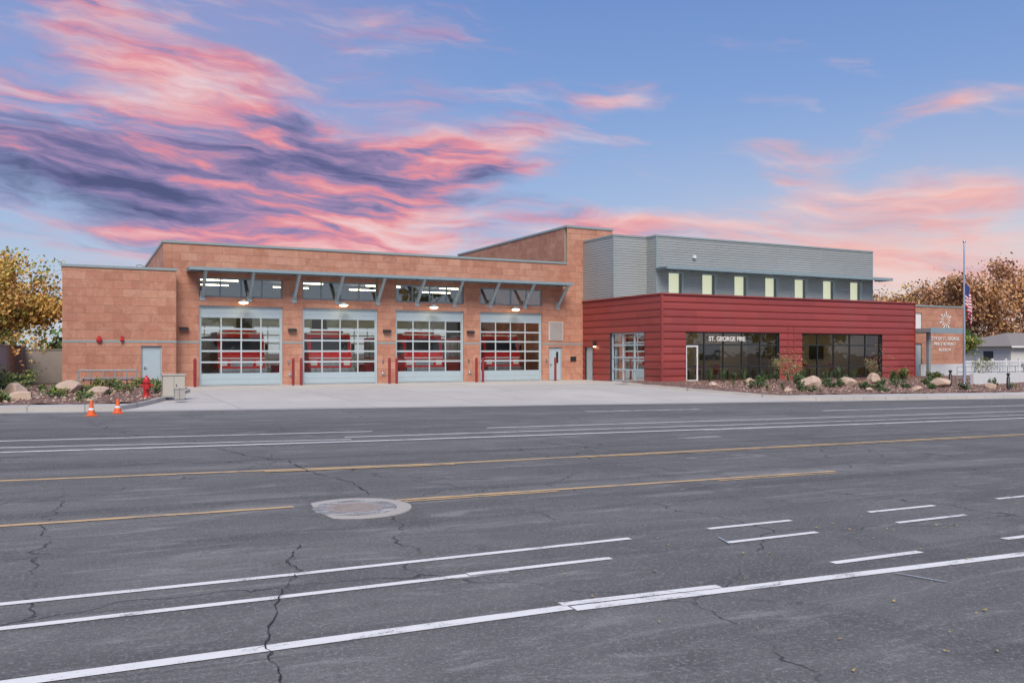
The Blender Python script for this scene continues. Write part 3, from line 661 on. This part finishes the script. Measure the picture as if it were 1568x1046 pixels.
for i in range(40):
    x=random.uniform(-6,3); y=random.uniform(31,44)
    if x>LB(y)-.7: continue
    if random.random()<.4: tuft('grass_tuft',x,y,random.uniform(.25,.5),[STRAW,SAGE],50)
    else: shrub('desert_shrub',x,y,random.uniform(.2,.5),random.uniform(.2,.5),[SAGE,GRN,YGRN],300)
for x,y,r,h in ((-3.4,40,.9,.9),(-2.6,41.5,.6,.6),(-4.3,38.5,.8,.7),(46.5,36.8,.5,.6),(48.2,36,.45,.5)): shrub('sage_bush',x,y,r,h,[SAGE,YGRN,GRN],1200,.05)

def tree(name,x,y,H,cr,mats,leaves=6000,leaf=.13,trunk=.22,z0=None,sparse=.35,cz=.6,nb=9,sq=.75):
    mb=MB(); tips=[]
    def br(p,d,l,r,dep):
        n=3; q=p
        for i in range(n):
            d2=(d+Vector((random.gauss(0,.12),random.gauss(0,.12),random.gauss(0,.08)))).normalized(); q2=q+d2*l/n
            mb.tube(q,q2,r*(1-.22*i),r*(1-.22*(i+1)),BARK,6 if dep<2 else 4,False); q=q2; d=d2
            if dep>=1: tips.append(q)
        if dep>=3: tips.append(q);return
        for k in range(3 if dep else nb):
            a=random.uniform(0,6.3); o=Vector((math.cos(a),math.sin(a),0))
            dd=(d*random.uniform(.5,1)+o*random.uniform(.5,1.0)+Vector((0,0,.15))).normalized()
            br(q if dep else p+(q-p)*random.uniform(.55,1),dd,l*random.uniform(.55,.8) if dep else cr*random.uniform(.5,.8),r*.42,dep+1)
    br(Vector((0,0,-.2)),Vector((0,0,1)),H*.42,trunk,0)
    pts=[t for t in tips if t.z>H*.28]
    C=Vector((0,0,H*cz)); clumps=[]
    for t in pts:
        d=t-C; e=math.sqrt((d.x/cr)**2+(d.y/cr)**2+(d.z/(H*(1-cz)))**2)
        if e<1.12: clumps.append(t)
    for i in range(60):
        v=Vector((random.gauss(0,1),random.gauss(0,1),random.gauss(0,1))).normalized()*random.uniform(.6,1.0)
        clumps.append(C+Vector((v.x*cr,v.y*cr,v.z*H*(1-cz)*.95)))
    keep=[c for c in clumps if random.random()>sparse]
    cm=[(c,random.choice(mats),cr*random.uniform(.08,.16)) for c in keep]
    for i in range(leaves):
        c,m,s=random.choice(cm); q=c+Vector((random.gauss(0,s),random.gauss(0,s),random.gauss(0,s*sq)))
        leafq(mb,q,leaf*random.uniform(.6,1.3),m if random.random()<.75 else random.choice(mats))
    return mb.build(name,None,(x,y,gz(x,y) if z0 is None else z0))
tree('autumn_tree',-4.7,50,7.5,3.3,[YEL,YGRN,ORG,YEL,YEL],18000,.10,.2,sparse=.3,cz=.52)
tree('autumn_tree',-8.5,48,6.2,2.8,[YEL,ORG,BRN],9000,.1,.2)
tree('shade_tree',-5.5,75,5.2,3.0,[YGRN,YEL,GRN],5000,.12,.2)
tree('autumn_tree',97,68,12.0,5.2,[PNK,ORG,BRN,PNK],12000,.20,.35,sparse=.35,cz=.55)
tree('autumn_tree',109,68,13.4,6.2,[PNK,BRN,ORG,PNK],15000,.20,.35,sparse=.35,cz=.55)
tree('autumn_tree',121,66,13,6,[PNK,BRN,ORG],12000,.20,.35,sparse=.35,cz=.55)
tree('autumn_tree',104,82,11,6,[BRN,PNK,YEL],8000,.2,.3,sparse=.35)
tree('shade_tree',76.5,54,4.4,1.7,[GRN,YGRN,YGRN],5000,.09,.15,sparse=.2,cz=.6)
tree('shade_tree',74,57,3.4,2.0,[YGRN,GRN],4000,.09,.12,sparse=.2,cz=.5)
tree('shade_tree',92,66,4.2,2.8,[GRN,DGRN],5000,.11,.15,cz=.5)
tree('desert_willow_tree',34.6,34.6,2.3,.85,[SAGE,YGRN,STRAW],1300,.035,.03,sparse=.2,nb=6)
tree('desert_willow_tree',43.0,35.6,2.6,.8,[SAGE,STRAW,BRN],1000,.035,.03,sparse=.3,nb=6)
tree('desert_willow_tree',51.5,34.8,2.0,.8,[SAGE,YGRN],900,.035,.03,sparse=.3,nb=6)
def treeline(name,pts,h,mats,n,leaf,dens=2.2):
    mb=MB(); cl=[]
    for (x0,y0),(x1,y1) in zip(pts[:-1],pts[1:]):
        L=math.hypot(x1-x0,y1-y0)
        for i in range(int(L/dens)):
            t=random.random(); hh=h*random.uniform(.5,1.1); r=random.uniform(1.5,3.2)
            for k in range(7): cl.append((x0+(x1-x0)*t+random.gauss(0,r*.6),y0+(y1-y0)*t+random.gauss(0,1.5),hh*random.uniform(.08,1),r*.42,random.choice(mats)))
    for i in range(n):
        c=random.choice(cl); leafq(mb,Vector((c[0]+random.gauss(0,c[3]),c[1]+random.gauss(0,c[3]),max(.05,c[2]+random.gauss(0,c[3]*.6)))),leaf*random.uniform(.6,1.3),c[4])
    mb.build(name)
treeline('distant_trees',[(-40,95),(-8,100),(10,110)],4.2,[YGRN,BRN,GRN,DGRN],9000,.4)
treeline('distant_trees',[(85,85),(130,90),(190,80)],4.5,[BRN,GRN,DGRN,YGRN],9000,.5)
treeline('distant_trees',[(-90,-34),(-20,-38),(60,-36),(130,-30)],11.0,[GRN,YEL,BRN,YGRN],9000,.7,6)

# ------------------------------------------------------------------ left side stuff
mb=MB()
mb.box(-3.45,-3.25,36,60,-.2,2.05,CMU); mb.box(-3.5,-3.2,36,60.2,2.05,2.12,CMU); mb.build('block_wall')
mb=MB(); mb.box(-3.2,-.97,58,58.2,-.2,1.9,CMU); mb.box(-3.2,-.97,57.96,58.24,1.9,1.96,CMU); mb.build('block_wall')
br_=empty('bike_rack',(.95,43.2,.15)); mb=MB()
for z in (.35,.78): mb.tube((-1.2,0,z),(1.2,0,z),.032,.032,TEAL,8)
for x in (-1.2,-.7,-.2,.3,.8,1.2): mb.tube((x,0,0),(x,0,.8),.028,.028,TEAL,8)
for x in (-1.0,1.0): mb.tube((x,-.4,.0),(x,0,.5),.022,.022,TEAL,6); mb.tube((x,-.4,.42),(x,.4,.42),.022,.022,TEAL,6)
mb.box(-1.1,1.1,-.42,-.1,.43,.47,TEAL)
mb.build('rack_frame',br_)
fh=empty('fire_hydrant',(2.0,33.4,gz(2,33.4)+.14)); mb=MB()
mb.lathe((0,0,0),[(.0,0),(.17,0),(.17,.05),(.12,.06),(.11,.1),(.105,.52),(.14,.53),(.14,.58),(.115,.60),(.11,.66),(.07,.73),(.03,.755),(.03,.80),(0,.80)],REDP,20)
mb.lathe((0,0,.42),[(0,-.21),(.055,-.21),(.06,-.18),(.05,-.17),(.05,.17),(.06,.18),(.055,.21),(0,.21)],REDP,14,'x')
mb.lathe((0,0,.36),[(0,-.23),(.07,-.23),(.08,-.19),(.065,-.18),(.065,0)],REDP,14,'y'); mb.build('hydrant_body',fh,smooth=False,bevel=.004)
ub=empty('utility_box',(2.95,33.9,gz(3,34)+.12)); mb=MB(); mb.box(-.38,.38,-.25,.25,.06,.80,BOXC); mb.box(-.41,.41,-.28,.28,.80,.85,BOXC); mb.box(-.42,.42,-.32,.32,0,.06,GUT); mb.box(-.004,.004,-.256,-.2501,.1,.78,DARK); mb.box(.06,.1,-.28,-.251,.4,.5,CHROME); mb.build('cabinet',ub,bevel=.01)
ub=empty('utility_box',(3.0,32.2,gz(3.0,32)+.12)); mb=MB(); mb.box(-.16,.16,-.12,.12,0,.36,GUT); mb.box(-.18,.18,-.14,.14,.36,.40,GUT); mb.build('cabinet',ub,bevel=.008)
for x,y in ((.16,26.1),(.85,27.0)):
    c=empty('traffic_cone',(x,y,gz(x,y)+.005)); mb=MB(); mb.box(-.14,.14,-.14,.14,0,.03,ORANGE); mb.lathe((0,0,0),[(.11,.03),(.083,.16)],ORANGE,18); mb.lathe((0,0,0),[(.083,.16),(.068,.22)],REFLW,18); mb.lathe((0,0,0),[(.068,.22),(.03,.42),(.02,.43),(0,.43)],ORANGE,18); mb.build('cone_body',c)

# ------------------------------------------------------------------ right side stuff
mb=MB(); 
def wline(pts,z1,mat,th=.2):
    for i in range(len(pts)-1):
        a=Vector((*pts[i],0)); b=Vector((*pts[i+1],0)); d=(b-a).normalized(); n=Vector((-d.y,d.x,0))*th
        q=[a,b,b+n,a+n]; lo=[(v.x,v.y,-1.2) for v in q]; hi=[(v.x,v.y,z1) for v in q]
        mb.poly(hi,mat)
        for k in range(4): mb.poly([lo[k],lo[(k+1)%4],hi[(k+1)%4],hi[k]],mat)
wline([(48.6,33.5),(52.5,33.9),(57,34.6),(63,36.5),(70,40)],.45,WHITEW); mb.build('retaining_wall')
mb=MB(); wline([(50.5,38.6),(56,38.8),(60,39.5)],.95,WHITEW,.15); mb.build('low_wall')
mb=MB()
for i in range(12):
    x=60.5+i*1.8; mb.box(x-.07,x+.07,44.93,45.07,-.3,1.25,WHITEP)
    for k in range(8): mb.box(x+.12+k*.21,x+.22+k*.21,44.98,45.02,-.1,1.08,WHITEP)
for z in (.15,.95): mb.box(60.5,80.3,44.955,44.979,z,z+.1,WHITEP)
mb.build('white_fence')
mb=MB()
for i in range(9): x=49.6+i*.85; mb.tube((x,35.3,-.5),(x,35.3,.85),.02,.02,TEAL,6)
for z in (.85,.5,.15): mb.tube((49.6,35.3,z),(56.4,35.3,z),.02,.02,TEAL,6)
mb.build('handrail')
for x,y in ((45.2,32.6),(47.8,30.8)):
    mb=MB(); mb.lathe((0,0,0),[(.09,0),(.09,.72),(.06,.73),(.06,.86),(.10,.87),(.10,.94),(.05,.98),(0,.98)],DARK,14); mb.build('bollard_light',None,(x,y,gz(x,y)+.14),True)
def house(x,y,w,d,h,rot=0):
    e=empty('suburban_house',(x,y,-.2),None,rot); mb=MB(); mb.box(-w/2,w/2,-d/2,d/2,0,h,HOUSEW); mb.build('walls',e)
    mb=MB(); o=.5; t=h+1.5
    A=[(-w/2-o,-d/2-o,h),(w/2+o,-d/2-o,h),(w/2+o,d/2+o,h),(-w/2-o,d/2+o,h)]; r0=(-w/2+d/2,0,t); r1=(w/2-d/2,0,t)
    mb.poly([A[0],A[1],r1,r0],ROOFT); mb.poly([A[1],A[2],r1],ROOFT); mb.poly([A[2],A[3],r0,r1],ROOFT); mb.poly([A[3],A[0],r0],ROOFT)
    mb.box(-w/2-o,w/2+o,-d/2-o-.04,-d/2-o-.002,h-.15,h+.03,WHITEP); mb.build('roof',e)
    mb=MB()
    for k in (-.3,.05,.32): mb.box(w*k-.7,w*k+.7,-d/2-.04,-d/2-.002,.9,2.1,DARK); mb.box(w*k-.8,w*k+.8,-d/2-.06,-d/2-.003,.8,.9,WHITEP)
    for k in(-.2,.2): mb.box(-w/2-.04,-w/2-.002,d*k-.6,d*k+.6,.9,2.1,DARK)
    mb.build('windows',e)
house(92,58,13,9,2.6,R(-8)); house(108,55,12,9,2.7,R(5)); house(-30,85,14,9,2.7)
mb=MB(); mb.tube((0,0,0),(0,0,1.0),.04,.04,GUT,8); mb.box(-.2,.2,-.1,.1,1.0,1.25,GUT); mb.build('mailbox',None,(60,37.5,-.3))

# ------------------------------------------------------------------ world
SE=R(48)
sun_dir=Vector((-.45,-1,0)).normalized(); 
w=bpy.data.worlds.new('World'); sc.world=w; w.use_nodes=True; nt=w.node_tree; bg=nt.nodes['Background']
try:
    w.cycles.sampling_method='MANUAL'; w.cycles.sample_map_resolution=256
except Exception: pass
sky=N(nt,'ShaderNodeTexSky'); sky.sky_type='NISHITA'; sky.sun_disc=False; sky.sun_elevation=SE
az=math.atan2(sun_dir.x,sun_dir.y); sky.sun_rotation=az; sky.air_density=1.2; sky.dust_density=1.5
tc=N(nt,'ShaderNodeTexCoord'); sp=N(nt,'ShaderNodeSeparateXYZ'); nt.links.new(tc.outputs['Generated'],sp.inputs[0])
DEG=57.29578
azn=math_(nt,'MULTIPLY',math_(nt,'ARCTAN2',sp.outputs[0],sp.outputs[1]),DEG); eln=math_(nt,'MULTIPLY',math_(nt,'ARCSINE',sp.outputs[2]),DEG)
cb=N(nt,'ShaderNodeCombineXYZ'); nt.links.new(azn,cb.inputs[0]); nt.links.new(eln,cb.inputs[1]); P0=cb.outputs[0]
wn=N(nt,'ShaderNodeTexNoise'); setin(nt,wn.inputs['Vector'],mapping(nt,P0,(.09,.2,1))); wn.inputs['Scale'].default_value=1; wn.inputs['Detail'].default_value=4; wn.inputs['Roughness'].default_value=.55
vs=N(nt,'ShaderNodeVectorMath',operation='SUBTRACT'); nt.links.new(wn.outputs['Color'],vs.inputs[0]); vs.inputs[1].default_value=(.5,.5,.5)
vm=N(nt,'ShaderNodeVectorMath',operation='MULTIPLY'); nt.links.new(vs.outputs[0],vm.inputs[0]); vm.inputs[1].default_value=(8,2.8,0)
va=N(nt,'ShaderNodeVectorMath',operation='ADD'); nt.links.new(P0,va.inputs[0]); nt.links.new(vm.outputs[0],va.inputs[1]); PW=va.outputs[0]
def blob(cx,cy,rx,ry,rot,wt):
    m=mapping(nt,PW,(rx,ry,1),(0,0,R(rot)),(cx,cy,0),'TEXTURE')
    l=N(nt,'ShaderNodeVectorMath',operation='DOT_PRODUCT'); nt.links.new(m,l.inputs[0]); nt.links.new(m,l.inputs[1])
    return math_(nt,'MULTIPLY',math_(nt,'EXPONENT',math_(nt,'MULTIPLY',l.outputs['Value'],-1)),wt)
def summ(L):
    r=L[0]
    for q in L[1:]: r=math_(nt,'ADD',r,q)
    return r
blobs=[(0,11.5,10,3.4,-12,1.15),(12,10.5,10,4.0,0,1.0),(23,12.8,8,2.6,8,.95),(5,17.2,13,2.7,-20,.9),(16,21,7,2.0,-10,.5),(15,6.8,13,2.2,2,.9),(-4,23,9,1.6,-12,.5),
 (52,9.4,10,1.7,-2,.95),(44,12.6,3.4,1.6,-10,.55),(34,16.6,3.4,.9,4,.6),(54,14.2,5,.7,12,.5),(36,8.2,8,1.1,-3,.85),(48,6.2,7,1.7,0,.5),(56,4.5,9,2.4,0,.7),
 (110,13,30,4,0,.7),(175,18,30,6,0,.7),(-100,16,40,6,0,.7)]
M=math_(nt,'ADD',summ([blob(*b_) for b_ in blobs]),.03)
def streak(rot,sx,sy,loc,det,rough,dist):
    m=mapping(nt,PW,(1,1,1),(0,0,R(rot))); m=mapping(nt,m,(sx,sy,1),(0,0,0),loc); return noise(nt,m,1,det,rough,dist)
s1=streak(6,.12,.62,(0,0,0),7,.58,.3)
s2=streak(-4,.06,.22,(4,2,0),3,.5,.3)
dn=math_(nt,'ADD',M,math_(nt,'ADD',math_(nt,'MULTIPLY',math_(nt,'SUBTRACT',s1,.5),2.0),math_(nt,'MULTIPLY',math_(nt,'SUBTRACT',s2,.5),.7)))
den=math_(nt,'MULTIPLY',sstep(nt,dn,.16,1.18),.95)
dark=summ([blob(-2,10.5,12,3.4,-12,1.2),blob(13,12.5,11,2.8,0,.7),blob(22,11.5,6,1.6,0,.5),blob(15,6,14,1.2,0,-.3)])
s3=streak(5,.13,.85,(7,3,0),7,.58,.3)
cf=math_(nt,'ADD',math_(nt,'SUBTRACT',.70,math_(nt,'MULTIPLY',dark,.46)),math_(nt,'MULTIPLY',math_(nt,'SUBTRACT',s3,.5),1.8))
cc=ramp(nt,cf,[(0,(.075,.085,.20)),(.22,(.16,.15,.32)),(.40,(.33,.235,.42)),(.55,(.76,.27,.33)),(.74,(.87,.44,.44)),(1,(.88,.66,.68))])
pe=sstep(nt,azn,28,44); cc=mixc(nt,math_(nt,'MULTIPLY',pe,.5),cc,(.93,.58,.50))
e01=math_(nt,'DIVIDE',eln,30.0,clamp=True)
base=ramp(nt,e01,[(0,(.62,.66,.72)),(.12,(.54,.63,.77)),(.3,(.35,.50,.78)),(.55,(.225,.375,.72)),(.8,(.155,.28,.63)),(1,(.12,.24,.60))])
hz=sstep(nt,math_(nt,'ABSOLUTE',math_(nt,'SUBTRACT',azn,6)),22,2); hz=math_(nt,'MULTIPLY',hz,math_(nt,'MULTIPLY',sstep(nt,eln,5,12),.38))
base=mixc(nt,hz,base,(.42,.36,.60))
wg=blob(54,2,18,7,0,.85); base=mixc(nt,math_(nt,'MINIMUM',wg,.8),base,(.90,.72,.66))
sks=N(nt,'ShaderNodeVectorMath',operation='SCALE'); nt.links.new(sky.outputs[0],sks.inputs[0]); sks.inputs['Scale'].default_value=.09
base=mixc(nt,.15,base,sks.outputs[0])
fin=mixc(nt,den,base,cc)
nt.links.new(fin,bg.inputs[0]); bg.inputs[1].default_value=1.0

sl=bpy.data.lights.new('sun','SUN'); sl.energy=3.8; sl.angle=R(35); sl.color=(1,.92,.81)
so=bpy.data.objects.new('sun',sl); sc.collection.objects.link(so)
d=Vector((sun_dir.x*math.cos(SE),sun_dir.y*math.cos(SE),math.sin(SE))); so.rotation_euler=d.to_track_quat('Z','Y').to_euler(); so.location=(0,0,30)

# ------------------------------------------------------------------ camera
cam=bpy.data.cameras.new('camera'); co=bpy.data.objects.new('camera',cam); sc.collection.objects.link(co)
cam.sensor_width=36; cam.lens=29.73; cam.shift_y=.0108; cam.clip_end=4000; cam.clip_start=.1
co.location=(0,0,1.75); co.rotation_euler=(R(90),0,R(-26.8)); sc.camera=co
